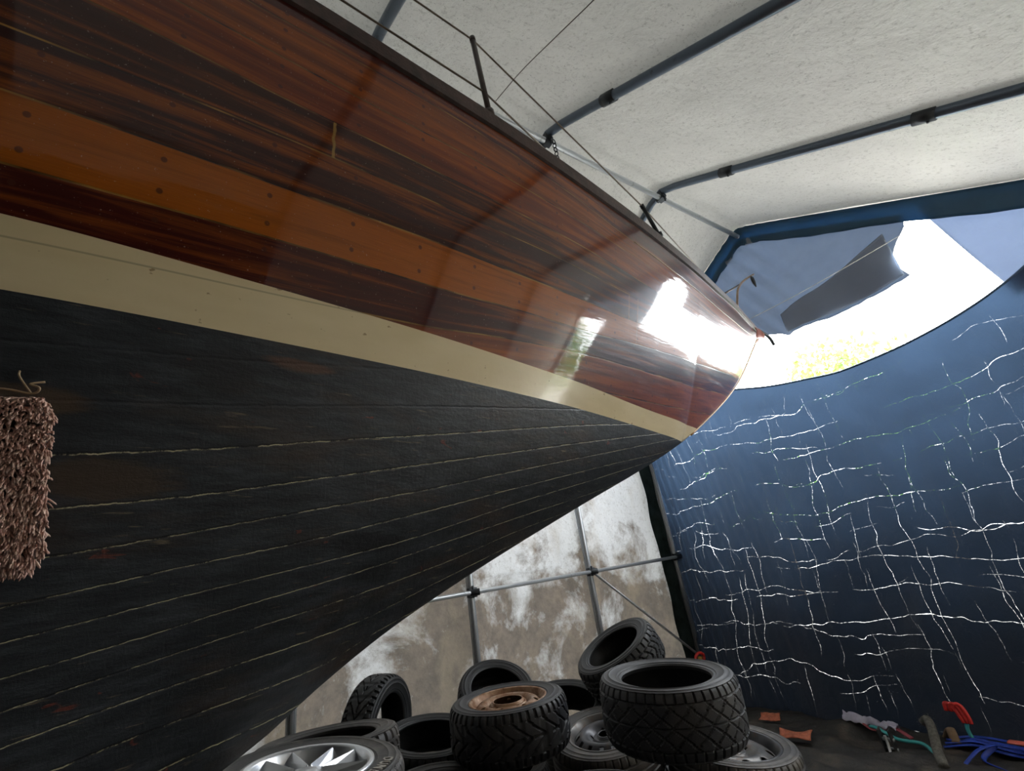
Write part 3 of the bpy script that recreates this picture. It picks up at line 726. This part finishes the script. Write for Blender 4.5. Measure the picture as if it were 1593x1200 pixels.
# ================================================================== SHAGGY PAD
def pad():
    Yc, zc = -.372, 1.935
    n = hull_n(Yc, zc); P0 = Vector((hull_x(Yc, zc), Yc, zc))
    up = Vector((0, 0, 1)); up = (up - n * up.dot(n)).normalized(); sd = up.cross(n).normalized()
    if sd.y < 0: sd = -sd
    t = empty('padded_boat_stand', (1.25, -.95, 0), 'boat stand pad covered in shaggy pinkish brown carpet, leaning on the black bottom', 'boat stand')
    org = Vector(t.location)
    W_, H_, T_ = .128, .155, .026
    C0 = P0 + n * (.012 + T_)
    r_ = Matrix.Rotation(math.radians(6), 3, n); up = r_ @ up; sd = r_ @ sd
    rot = Matrix((sd, up, n)).transposed()
    bm = bmesh.new(); bm_box(bm, C0 - org, (W_ * 1.86, H_ * 1.9, T_ * 1.8), rot); finish('pad_board', bm, simple('carpet_backing', (.08, .045, .035), .9), t, smooth=False, bevel=.01)
    M_SH = NT('shag_pile'); M_SH.set(color=M_SH.ramp(M_SH.noise(M_SH.coord(), 70, 3), [(.3, (.46, .25, .19)), (.5, (.74, .47, .38)), (.75, (.88, .68, .56))]), rough=.8)
    vs = []; fs = []; rnd = random.Random(4)
    def tuft(p, d, L, r):
        a = d.orthogonal().normalized(); b = d.cross(a); k = len(vs)
        bend = Vector((rnd.gauss(0, .2), rnd.gauss(0, .2), -.85)) * L
        for tt, rr in ((0, .7), (.5, 1.0), (.9, .8)):
            c_ = p + d * L * tt + bend * tt * tt
            for q in range(4):
                an = q * PI / 2; vs.append(c_ + (a * math.cos(an) + b * math.sin(an)) * r * rr)
        vs.append(p + d * L + bend)
        for lv in range(2):
            for q in range(4):
                fs.append((k + lv * 4 + q, k + lv * 4 + (q + 1) % 4, k + lv * 4 + 4 + (q + 1) % 4, k + lv * 4 + 4 + q))
        for q in range(4): fs.append((k + 8 + q, k + 8 + (q + 1) % 4, k + 12))
    for _ in range(9500):
        u, v_, w_ = rnd.uniform(-1, 1), rnd.uniform(-1, 1), rnd.uniform(-.6, 1)
        face = rnd.random()
        if face < .60: w_ = 1; dl = Vector((u * .3, v_ * .3, 1))
        elif face < .80: u = 1; dl = Vector((1, v_ * .2, .25))
        elif face < .90: v_ = -1; dl = Vector((0, -1, .3))
        else: v_ = 1; dl = Vector((0, .8, .5))
        # rounded corners
        q = max(0, abs(u) - .75) ** 2 + max(0, abs(v_) - .80) ** 2
        if q > .05: continue
        p = C0 + rot @ Vector((u * W_, v_ * H_, w_ * T_)) - org
        d = (rot @ (dl + Vector((rnd.gauss(0, .35), rnd.gauss(0, .35), rnd.gauss(0, .2))))).normalized()
        tuft(p, d, rnd.uniform(.009, .016), rnd.uniform(.0016, .0026))
    o = from_data('shag_cover', vs, fs, M_SH.m, t)
    tag(o, kind='stuff')
    bm = bmesh.new(); kp = C0 + rot @ Vector((W_ * .72, H_ + .012, T_ * .3)) - org
    bm_tube(bm, catmull([kp + Vector((0, -.16, -.01)), kp + Vector((0, -.05, .006)), kp, kp + Vector((.012, .012, .008)), kp + Vector((.004, -.004, .018)), kp + Vector((.0, .015, .026))], 6), .0022, 6)
    bm_tube(bm, catmull([kp, kp + Vector((.006, -.02, .03)), kp + Vector((0, -.024, .045))], 6), .0018, 6)
    finish('tie_string', bm, simple('jute', (.42, .30, .18), .8), t)
    bm = bmesh.new(); bk_ = C0 + rot @ Vector((-W_ * .8, -H_ * .3, T_)) - org
    bm_tube(bm, [(0, 0, .03), (0, 0, 1.45), bk_ + Vector((.10, -.10, -.06)), bk_], .022, 12); bm_tube(bm, [(-.22, .2, .012), (0, 0, .30), (.22, -.2, .012)], .016, 10); bm_tube(bm, [(.2, .2, .012), (0, 0, .30), (-.2, -.2, .012)], .016, 10)
    finish('stand_post', bm, M_PIPE, t)
pad()

# ================================================================== TYRES
def tyre_mesh(name, R, Ri, W, style, n=288):
    out = []
    def P(a, r, tread=False): out.append((a, r, tread))
    h = W / 2; m = (R + Ri) / 2
    P(-h * .74, Ri + .004); P(-h * .86, Ri); P(-h * .92, Ri + .008); P(-h * .93, Ri + (R - Ri) * .16); P(-h * .985, Ri + (R - Ri) * .34); P(-h * 1.0, Ri + (R - Ri) * .46); P(-h * 1.03, Ri + (R - Ri) * .50); P(-h * 1.0, Ri + (R - Ri) * .54); P(-h * .985, Ri + (R - Ri) * .68); P(-h * 1.0, Ri + (R - Ri) * .71); P(-h * .97, Ri + (R - Ri) * .74)
    P(-h * .95, R - (R - Ri) * .18); P(-h * .915, R - .020); 
    nt = 44
    for k in range(nt + 1):
        s = -1 + 2 * k / nt; a = s * h * .885
        r = R - .0015 - .010 * abs(s) ** 6 - .004 * s * s
        P(a, r, True)
    P(h * .915, R - .020); P(h * .95, R - (R - Ri) * .18)
    P(h * .97, Ri + (R - Ri) * .74); P(h * 1.0, Ri + (R - Ri) * .71); P(h * .985, Ri + (R - Ri) * .68); P(h * 1.0, Ri + (R - Ri) * .54); P(h * 1.03, Ri + (R - Ri) * .50); P(h * 1.0, Ri + (R - Ri) * .46); P(h * .985, Ri + (R - Ri) * .34); P(h * .95, Ri + (R - Ri) * .24); P(h * .955, Ri + (R - Ri) * .20); P(h * .92, Ri + (R - Ri) * .16); P(h * .92, Ri + .008); P(h * .86, Ri); P(h * .74, Ri + .004)
    P(h * .80, Ri + (R - Ri) * .3); P(h * .84, m + .01); P(h * .74, R - .024); P(0, R - .016); P(-h * .74, R - .024); P(-h * .84, m + .01); P(-h * .80, Ri + (R - Ri) * .3)
    vs = []; fs = []; np_ = len(out)
    for i in range(n):
        th = 2 * PI * i / n
        for (a, r, tr) in out:
            rr = r
            s = a / (h * .885)
            if tr:
                d = 0.0
                if style == 'winter':
                    ring = any(abs(abs(s) - q) < .035 for q in (.22, .62))
                    sh = abs(s) > .66
                    ph = (i + (3 if sh else 0)) % 8 if sh else (i + int(abs(s) * 12)) % 8
                    if ring or ph < 2: d = .010
                elif style == 'star':
                    A = (i + int(s * 20 + 40)) % 12; B = (i - int(s * 20 - 40)) % 12
                    if abs(s) > .74: d = .009 if i % 6 == 0 else 0
                    elif A == 0 or B == 0: d = .008
                    if abs(abs(s) - .74) < .03 or abs(s) < .02: d = .007
                elif style == 'chunky':
                    A = (i + int(abs(s) * 20)) % 12
                    if abs(s) > .7: d = .011 if i % 6 < 2 else 0
                    elif A < 2 or (abs(s) < .05 and (i // 8) % 2): d = .010
                    elif (i // 3 * 7 + int(s * 11) * 5) % 5 == 0: d = .004
                else:
                    if any(abs(s - q) < .05 for q in (-.55, -.18, .18, .55)): d = .007
                    elif abs(s) > .62 and i % 6 == 0: d = .007
                rr = r - d
            elif abs(r - (R - .020)) < 1e-6:
                rr = r - (.006 if (i % 6 < 2 if style == 'chunky' else i % 6 == 0) else 0)
            vs.append((rr * math.cos(th), rr * math.sin(th), a))
    for i in range(n):
        j = (i + 1) % n
        for k in range(np_):
            l = (k + 1) % np_
            fs.append((i * np_ + k, j * np_ + k, j * np_ + l, i * np_ + l))
    me = bpy.data.meshes.new(name); me.from_pydata(vs, [], fs); me.update(); me.shade_smooth()
    me.set_sharp_from_angle(angle=math.radians(38)); return me
def place(o, loc, axis, spin=0.0):
    q = Vector((0, 0, 1)).rotation_difference(Vector(axis).normalized()); 
    o.rotation_mode = 'QUATERNION'; o.rotation_quaternion = q @ Matrix.Rotation(spin, 3, 'Z').to_quaternion(); o.location = loc
def tyre_obj(name, R, Ri, W, style, mat, parent=None):
    me = tyre_mesh(name, R, Ri, W, style); me.materials.append(mat); o = bpy.data.objects.new(name, me); COL.objects.link(o)
    if parent: o.parent = parent
    return o
def lathe(name, prof, mat, parent, n=72, holes=None, closed=False, solid=0.0, smooth=True):
    vs = []; fs = []; m = len(prof)
    for i in range(n):
        th = 2 * PI * i / n
        for r, a in prof: vs.append((r * math.cos(th), r * math.sin(th), a))
    for i in range(n):
        j = (i + 1) % n
        for k in range(m - (0 if closed else 1)):
            l = (k + 1) % m
            if holes:
                rr = (prof[k][0] + prof[l][0]) / 2; th = 2 * PI * (i + .5) / n
                if holes(rr, th): continue
            fs.append((i * m + k, j * m + k, j * m + l, i * m + l))
    o = from_data(name, vs, fs, mat, parent, smooth)
    if solid:
        s = o.modifiers.new('solid', 'SOLIDIFY'); s.thickness = solid; s.offset = 0
    return o
def round_holes(cnt, rad, hr, ph=0.0, ex=1.0):
    def f(r, th):
        a = 2 * PI / cnt; t = (th - ph) % a
        if t > a / 2: t -= a
        return ((r - rad) / (hr)) ** 2 + (t * rad / (hr * ex)) ** 2 < 1
    return f
def steel_rim(parent, Ri, W, mat, matd, cnt, hr, dish=.03, bore=.032, n=144, off=.34):
    h = W / 2
    rm = lathe('rim', [(Ri + .016, h * .90), (Ri + .012, h * .93), (Ri + .002, h * .90), (Ri - .004, h * .70), (Ri - .014, h * .62), (Ri - .020, h * .1), (Ri - .020, -h * .6), (Ri + .004, -h * .8), (Ri + .016, -h * .90)], mat, parent, 72, solid=.004)
    prof = []
    Ro = Ri - .018; z0 = h * off
    K = 34
    for k in range(K + 1):
        r = Ro + (bore - Ro) * k / K; t = (r - bore) / (Ro - bore)
        z = z0 + dish * math.sin(min(1, max(0, (t - .25) / .75)) * PI) * 1.0 + (.012 if t < .22 else 0)
        if t < .06: z += .012
        prof.append((r, z))
    h1 = round_holes(cnt, Ri * .80, hr); h2 = round_holes(5, max(Ri * .38, bore + .018), .008)
    lathe('wheel_disc', prof, matd, rm, n, lambda r, th: h1(r, th) or h2(r, th), solid=.004)
    bm = bmesh.new()
    for k in range(5):
        a = 2 * PI * k / 5 + .3; bm_tube(bm, [(Ri * .38 * math.cos(a), Ri * .38 * math.sin(a), z0 + .01), (Ri * .38 * math.cos(a), Ri * .38 * math.sin(a), z0 + .022)], .010, 6)
    return rm
def alloy_rim(parent, Ri, W, mat, matd):
    h = W / 2
    rm = lathe('rim', [(Ri + .014, h * .86), (Ri + .012, h * .96), (Ri + .002, h * .97), (Ri - .008, h * .90), (Ri - .012, h * .60), (Ri - .030, h * .40), (Ri - .034, -h * .6), (Ri + .01, -h * .9)], mat, parent, 96, solid=.004)
    bm = bmesh.new()
    for k in range(5):
        for s in (-1, 1):
            a0 = 2 * PI * k / 5 + s * .10; a1 = 2 * PI * k / 5 + s * .34
            e = Vector((math.cos(a1), math.sin(a1), 0)); i_ = Vector((math.cos(a0), math.sin(a0), 0)); tn = Vector((-e.y, e.x, 0)); ti = Vector((-i_.y, i_.x, 0))
            ro, ri_ = Ri - .010, .045; zo, zi = h * .93, h * .80
            A = [e * ro + tn * .030 + Vector((0, 0, zo - .03)), e * ro + tn * .006 * s + Vector((0, 0, zo)), e * ro - tn * .030 + Vector((0, 0, zo - .03)), e * ro + Vector((0, 0, zo - .06))]
            B = [i_ * ri_ + ti * .016 + Vector((0, 0, zi - .02)), i_ * ri_ + Vector((0, 0, zi + .006)), i_ * ri_ - ti * .016 + Vector((0, 0, zi - .02)), i_ * ri_ + Vector((0, 0, zi - .05))]
            a = [bm.verts.new(v) for v in A]; b = [bm.verts.new(v) for v in B]
            for q in range(4): bm.faces.new((a[q], a[(q + 1) % 4], b[(q + 1) % 4], b[q]))
            bm.faces.new(a[::-1]); bm.faces.new(b)
    bmesh.ops.recalc_face_normals(bm, faces=bm.faces)
    finish('spokes', bm, mat, rm, smooth=False, bevel=.003)
    lathe('hub', [(.001, h * .84), (.028, h * .84), (.032, h * .78), (.034, h * .76), (.062, h * .74), (.066, h * .50), (.066, 0)], mat, rm, 40)
    lathe('brake_side', [(.06, -h * .2), (Ri - .04, -h * .2)], matd, rm, 40)
    return rm
M_ALLOY = NT('silver_alloy'); M_ALLOY.set(color=(.66, .67, .69), rough=.28, metal=.85); M_ALLOY = M_ALLOY.m
M_RUST = rusty_mat('rusty_wheel', (.30, .17, .09), (.26, .12, .055), .42, .25)
M_STEEL = rusty_mat('black_steel_wheel', (.045, .045, .050), (.15, .085, .05), .56, .4)
M_STEELG = rusty_mat('grey_steel_wheel', (.10, .095, .09), (.16, .10, .065), .52, .5)
def loose(loc, axis, R, Ri, W, style, mat, label, spin=0.0):
    o = tyre_obj('tyre', R, Ri, W, style, M_RUB[mat]); place(o, loc, axis, spin); tag(o, label, 'tyre'); return o
def wheel(loc, axis, R, Ri, W, style, mat, label, kind, spin=0.0):
    t = empty('car_wheel', loc, label, 'wheel'); tyre_obj('tyre', R, Ri, W, style, M_RUB[mat], t)
    if kind == 'alloy': alloy_rim(t, Ri, W, M_ALLOY, M_STEEL)
    elif kind == 'rust': steel_rim(t, Ri, W, M_RUST, M_RUST, 8, .014, .022, .075, 144, .62)
    elif kind == 'steel': steel_rim(t, Ri, W, M_STEELG, M_STEEL, 14, .014, .035, .032, 168, .50)
    else: steel_rim(t, Ri, W, M_STEEL, M_STEELG, 10, .020, .03, .032, 144, .45)
    place(t, loc, axis, spin); return t
#TYRES_BEGIN
T1 = loose((.145, 1.905, .972), (.05, .02, 1), .318, .205, .255, 'star', 0, 'wide empty tyre with criss-cross tread lying on top at the right of the pile')
T2 = wheel((-.55, 1.455, .925), (.02, 0, 1), .31, .19, .225, 'chunky', 0, 'chunky tyre lying flat with a rusty orange steel wheel inside', 'rust')
T3 = wheel((-.11, .385, 1.045), (.05, .10, 1), .32, .198, .20, 'rib', 1, 'tyre with a bright silver spoked alloy wheel in the near left corner', 'alloy', .35)
T4 = loose((-.745, .60, .965), (-.06, .05, 1), .32, .21, .20, 'winter', 1, 'dusty empty tyre just behind the silver alloy wheel')
T5 = loose((-1.60, 1.10, .82), (.80, .72, -.08), .31, .20, .20, 'chunky', 2, 'black tyre leaning in shadow against the wall below the wrinkled fabric')
T6 = loose((-1.12, 1.25, .75), (.15, .05, 1), .31, .21, .19, 'rib', 2, 'dark hollow tyre left of the rusty wheel, its opening facing up')
T7 = loose((-1.72, 2.06, .76), (.5, -.1, .8), .30, .20, .19, 'rib', 2, 'tyre mostly hidden behind the rusty wheel, only its upper rim showing')
T8 = loose((-1.12, 2.24, .68), (.2, -.1, .95), .31, .215, .19, 'rib', 2, 'empty tyre tilted between the rusty wheel and the criss-cross tread tyre')
T9 = loose((-.83, 2.58, .965), (-.108, -.417, .841), .31, .20, .22, 'winter', 2, 'winter tyre standing tilted at the back against the stained wall')
T10 = wheel((-.50, 2.03, .655), (.1, -.12, 1), .31, .19, .19, 'rib', 1, 'black steel wheel with round vent holes deep between the two big tyres', 'steel')
T11 = wheel((-.01, 2.44, .56), (.10, .08, 1), .33, .225, .20, 'rib', 1, 'tyre with a grey steel wheel lying under the criss-cross tread tyre at the right', 'slot')
T12 = loose((-.49, 1.05, .69), (.1, .1, 1), .31, .21, .20, 'rib', 1, 'dusty tyre low in the pile at the bottom edge of the picture')
T13 = wheel((-.84, 1.14, .42), (.0, .05, 1), .31, .20, .19, 'rib', 1, 'tyre with a brown rusted wheel deep in shadow left of the dusty tyre', 'slot')
T14 = loose((.0, 1.50, .63), (.0, .05, 1), .31, .21, .20, 'winter', 0, 'winter tyre lying low in the pile under the wide empty tyre')
T15 = loose((.42, 2.70, .12), (.02, .02, 1), .33, .22, .22, 'rib', 0, 'black tyre on the ground at the right foot of the pile')
base_me = tyre_mesh('tyre', .31, .20, .20, 'rib'); base_me.materials.append(M_RUB[2])
for (x, y, z) in [(-.13, .39, .11), (-.13, .39, .32), (-.13, .39, .53), (-.13, .39, .74), (-.80, .52, .11), (-.80, .52, .32), (-.80, .52, .53), (-.83, .52, .74), (-.80, 1.16, .11),
                  (-.16, 1.05, .11), (-.16, 1.05, .32), (-.14, 1.70, .11), (-.14, 1.70, .32), (-.78, 1.85, .11), (-.78, 1.85, .32), (-1.50, 1.20, .11), (-1.50, 1.20, .32), (-1.45, 1.90, .11),
                  (-1.45, 1.90, .32), (-.86, 2.58, .11), (-.86, 2.58, .32), (-.24, 2.42, .11), (-.20, 2.42, .32), (-1.48, 2.62, .11), (-1.48, 2.62, .32)]:
    o = bpy.data.objects.new('tyre', base_me); COL.objects.link(o); o.location = (x, y, z)
    o.rotation_euler = (0, 0, x * 5 + z * 3); tag(o, 'black tyre buried in the dark underneath the pile', 'tyre', 'tyres buried in the pile')
#TYRES_END
# raised lettering on the alloy wheel's sidewall
def letters(word, parent, r, h, size, a0, step, mat):
    bm = bmesh.new(); q = [0]
    for k, ch in enumerate(word):
        cu = bpy.data.curves.new('letter', 'FONT'); cu.body = ch; cu.size = size; cu.extrude = .0012; cu.align_x = 'CENTER'; cu.offset = .0012
        o = bpy.data.objects.new('letter', cu); COL.objects.link(o); dg = bpy.context.evaluated_depsgraph_get(); me = bpy.data.meshes.new_from_object(o.evaluated_get(dg))
        a = a0 - k * step
        m_ = Matrix.Translation((r * math.cos(a), r * math.sin(a), h)) @ Matrix.Rotation(a - PI / 2, 4, 'Z')
        me.transform(m_); bm.from_mesh(me); bpy.data.objects.remove(o); bpy.data.curves.remove(cu); bpy.data.meshes.remove(me)
    return finish('sidewall_lettering', bm, mat, parent, smooth=False)
L_ = letters('DUNLOP', T3, .248, .1035, .042, 0.66, .135, simple('worn_letter_rubber', (.34, .31, .27), .7)); L_['label'] = 'worn raised grey letters'

# ================================================================== FLOOR CLUTTER
M_SCRAP = simple('orange_brown_scrap', (.42, .12, .06), .6, 0, .4, 30, .4)
def scrap(loc, sx, sy, rz, label, seed):
    def f(u, v):
        x, y = (u - .5) * sx, (v - .5) * sy
        z = .018 + .014 * math.sin(u * 5 + seed) * math.cos(v * 4 + seed) + .006 * noise.noise(Vector((u * 5, v * 5, seed)))
        return Vector((x * (1 + .05 * math.sin(v * 5 + seed)) + .2 * y * math.sin(seed), y * (1 + .10 * math.sin(u * 2 + seed)), z))
    o = grid_mesh('leather_scrap', 16, 10, f, M_SCRAP, solid=.006); o.location = loc; o.rotation_euler = (.25, 0, rz); tag(o, label, 'scrap'); return o
scrap((-1.12, 4.55, .06), .17, .10, .5, 'small orange brown scrap on the ground, nearer the tarp', 1.0)
scrap((-.76, 4.27, .055), .24, .11, .35, 'longer orange brown scrap lying on the dark groundsheet beside the tyres', 2.2)
M_TEAL = simple('teal_strap', (.05, .38, .38), .5); M_BLUE = simple('blue_strap', (.02, .06, .42), .45, 0, .4, 20); M_RED = simple('red_plastic', (.62, .035, .03), .4); M_PINK = simple('faded_red_strap', (.34, .07, .09), .7)
def strap(name, pts, r, mat, label, flat, cat='strap'):
    o = tube(name, catmull(pts, 10), r, mat, None, 10, flat); tag(o, label, cat); return o
strap('cargo_strap', [(-.62, 4.78, .06), (-.45, 4.72, .10), (-.30, 4.62, .08), (-.18, 4.66, .10), (-.05, 4.60, .07)], .018, M_PINK, 'faded red strap lying along the foot of the tarp', .35)
strap('bungee_cord', [(-.38, 4.70, .07), (-.26, 4.58, .11), (-.12, 4.54, .07), (.02, 4.56, .06), (.10, 4.50, .03)], .014, M_TEAL, 'teal bungee cord curving across the clutter', .8, 'cord')
bm = bmesh.new()
for k in range(6):
    bm_tube(bm, catmull([(.13 + .01 * k, 4.60 + .02 * k, .05 + .018 * (k % 3)), (.30, 4.66 + .025 * k, .07 + .015 * (k % 2)), (.50, 4.62 + .03 * k, .06 + .012 * (k % 3)), (.80, 4.66 + .02 * k, .05), (1.1, 4.60 + .03 * k, .04)], 8), .016, 8, .4)
o = finish('strap_bundle', bm, M_BLUE); tag(o, 'bundle of bright blue webbing on the ground at the right', 'straps')
strap('webbing_loop', [(.28, 4.40, .03), (.36, 4.50, .10), (.42, 4.62, .10), (.36, 4.52, .04), (.50, 4.42, .03)], .016, M_BLUE, 'loop of blue webbing in front of the blue bundle', .35)
# hairy grey roll
def hairy():
    t = empty('rope_roll', (.06, 4.5, .0), 'thick grey hairy rope end standing up from the clutter', 'rope')
    pts = catmull([(-.02, .16, .17), (.03, .12, .20), (.07, .02, .16), (.10, -.10, .08), (.14, -.20, .03)], 8)
    bm = bmesh.new(); bm_tube(bm, pts, lambda q: .026 + .006 * q, 12)
    rnd = random.Random(2)
    for _ in range(900):
        p = rnd.choice(pts); d = Vector((rnd.gauss(0, 1), rnd.gauss(0, 1), rnd.gauss(0, 1))).normalized(); p = p + d * .024 + Vector((rnd.uniform(-.01, .01),) * 3)
        a = d.orthogonal() * .0012; b = d.cross(a).normalized() * .0012
        bm.faces.new([bm.verts.new(p + a), bm.verts.new(p + b), bm.verts.new(p + d * .012 - a)])
    finish('rope_body', bm, simple('hairy_grey_rope', (.12, .115, .10), .95, 0, .4, 60), t)
hairy()
# ratchet
t = empty('ratchet_buckle', (-.14, 4.42, .0), 'dark metal ratchet buckle standing among the straps', 'ratchet')
M_DM = simple('worn_dark_steel', (.09, .09, .09), .4, .6)
for s in (-.035, .035):
    bm = bmesh.new(); bm_box(bm, (s, 0, .085), (.010, .05, .17), Matrix.Rotation(.15, 3, 'X')); finish('side_plate', bm, M_DM, t, smooth=False, bevel=.003)
bm = bmesh.new(); bm_tube(bm, [(-.045, 0, .10), (.045, 0, .10)], .012, 12); bm_tube(bm, [(-.045, .01, .04), (.045, .01, .04)], .009, 12); finish('spindle', bm, M_PIPE, t)
bm = bmesh.new(); bm_tube(bm, catmull([(0, -.02, .13), (.005, -.03, .08), (.012, -.05, .04), (.03, -.09, .01)], 6), .010, 8); finish('handle', bm, M_PIPE, t)
# red plastic clip with teal cord
t = empty('red_clip', (.245, 4.78, .0), 'red plastic hook upright on the ground by the tarp with a teal tail', 'hook')
bm = bmesh.new()
for k in (-1, 0, 1):
    bm_tube(bm, catmull([(-.045 + .028 * k, 0, .23), (-.035 + .03 * k, 0, .275), (.0 + .028 * k, 0, .265), (.022 + .024 * k, -.005, .20), (.026 + .02 * k, -.005, .165)], 6), .014, 8)
finish('hook_body', bm, M_RED, t)
tube('teal_tail', catmull([(.02, 0, .17), (.012, -.01, .12), (.035, -.03, .05), (.07, -.06, .04)], 6), .013, M_TEAL, t, 8)
# red and yellow carabiner at the foot of the brace
t = empty('red_hook', (-1.97, 4.86, .44), 'red ring with a yellow centre hanging at the foot of the diagonal brace', 'hook')
bm = bmesh.new(); bm_tube(bm, [(0, .075 * math.cos(a), .045 * math.sin(a)) for a in np.linspace(0, 2 * PI, 25)], .016, 8); finish('ring', bm, M_RED, t)
bm = bmesh.new(); bm_tube(bm, [(.0, -.02, 0), (.0, .03, -.005)], .016, 8); finish('ring_centre', bm, simple('yellow_plastic', (.6, .38, .08), .5), t)
# pinkish plastic at right edge and a pale crumple of film
strap('plastic_offcut', [(.50, 4.64, .13), (.60, 4.62, .135), (.74, 4.60, .12)], .030, simple('coral_plastic', (.75, .16, .11), .4), 'coral red plastic offcut on top of the blue webbing', .35, 'plastic')
def film(u, v):
    x = -.56 + .42 * u; y = 4.70 + .08 * v - .10 * u
    return Vector((x, y, .10 + .05 * noise.noise(Vector((u * 6, v * 4, 1))) + .03 * math.sin(v * PI)))
o = grid_mesh('crumpled_film', 30, 8, film, simple('pale_violet_film', (.42, .40, .50), .3), solid=.002); tag(o, 'pale crumpled plastic film where the tarp meets the ground', 'plastic film')
o = strap('brown_cloth', [(.10, 4.80, .05), (.16, 4.74, .12), (.20, 4.64, .07)], .030, simple('brown_cloth', (.22, .15, .09), .9), 'crumpled brown rag behind the blue webbing', .5, 'rag')

portal((.6, 5.10, 3.5), 2.6, 1.4, (-PI / 2, 0, 0))
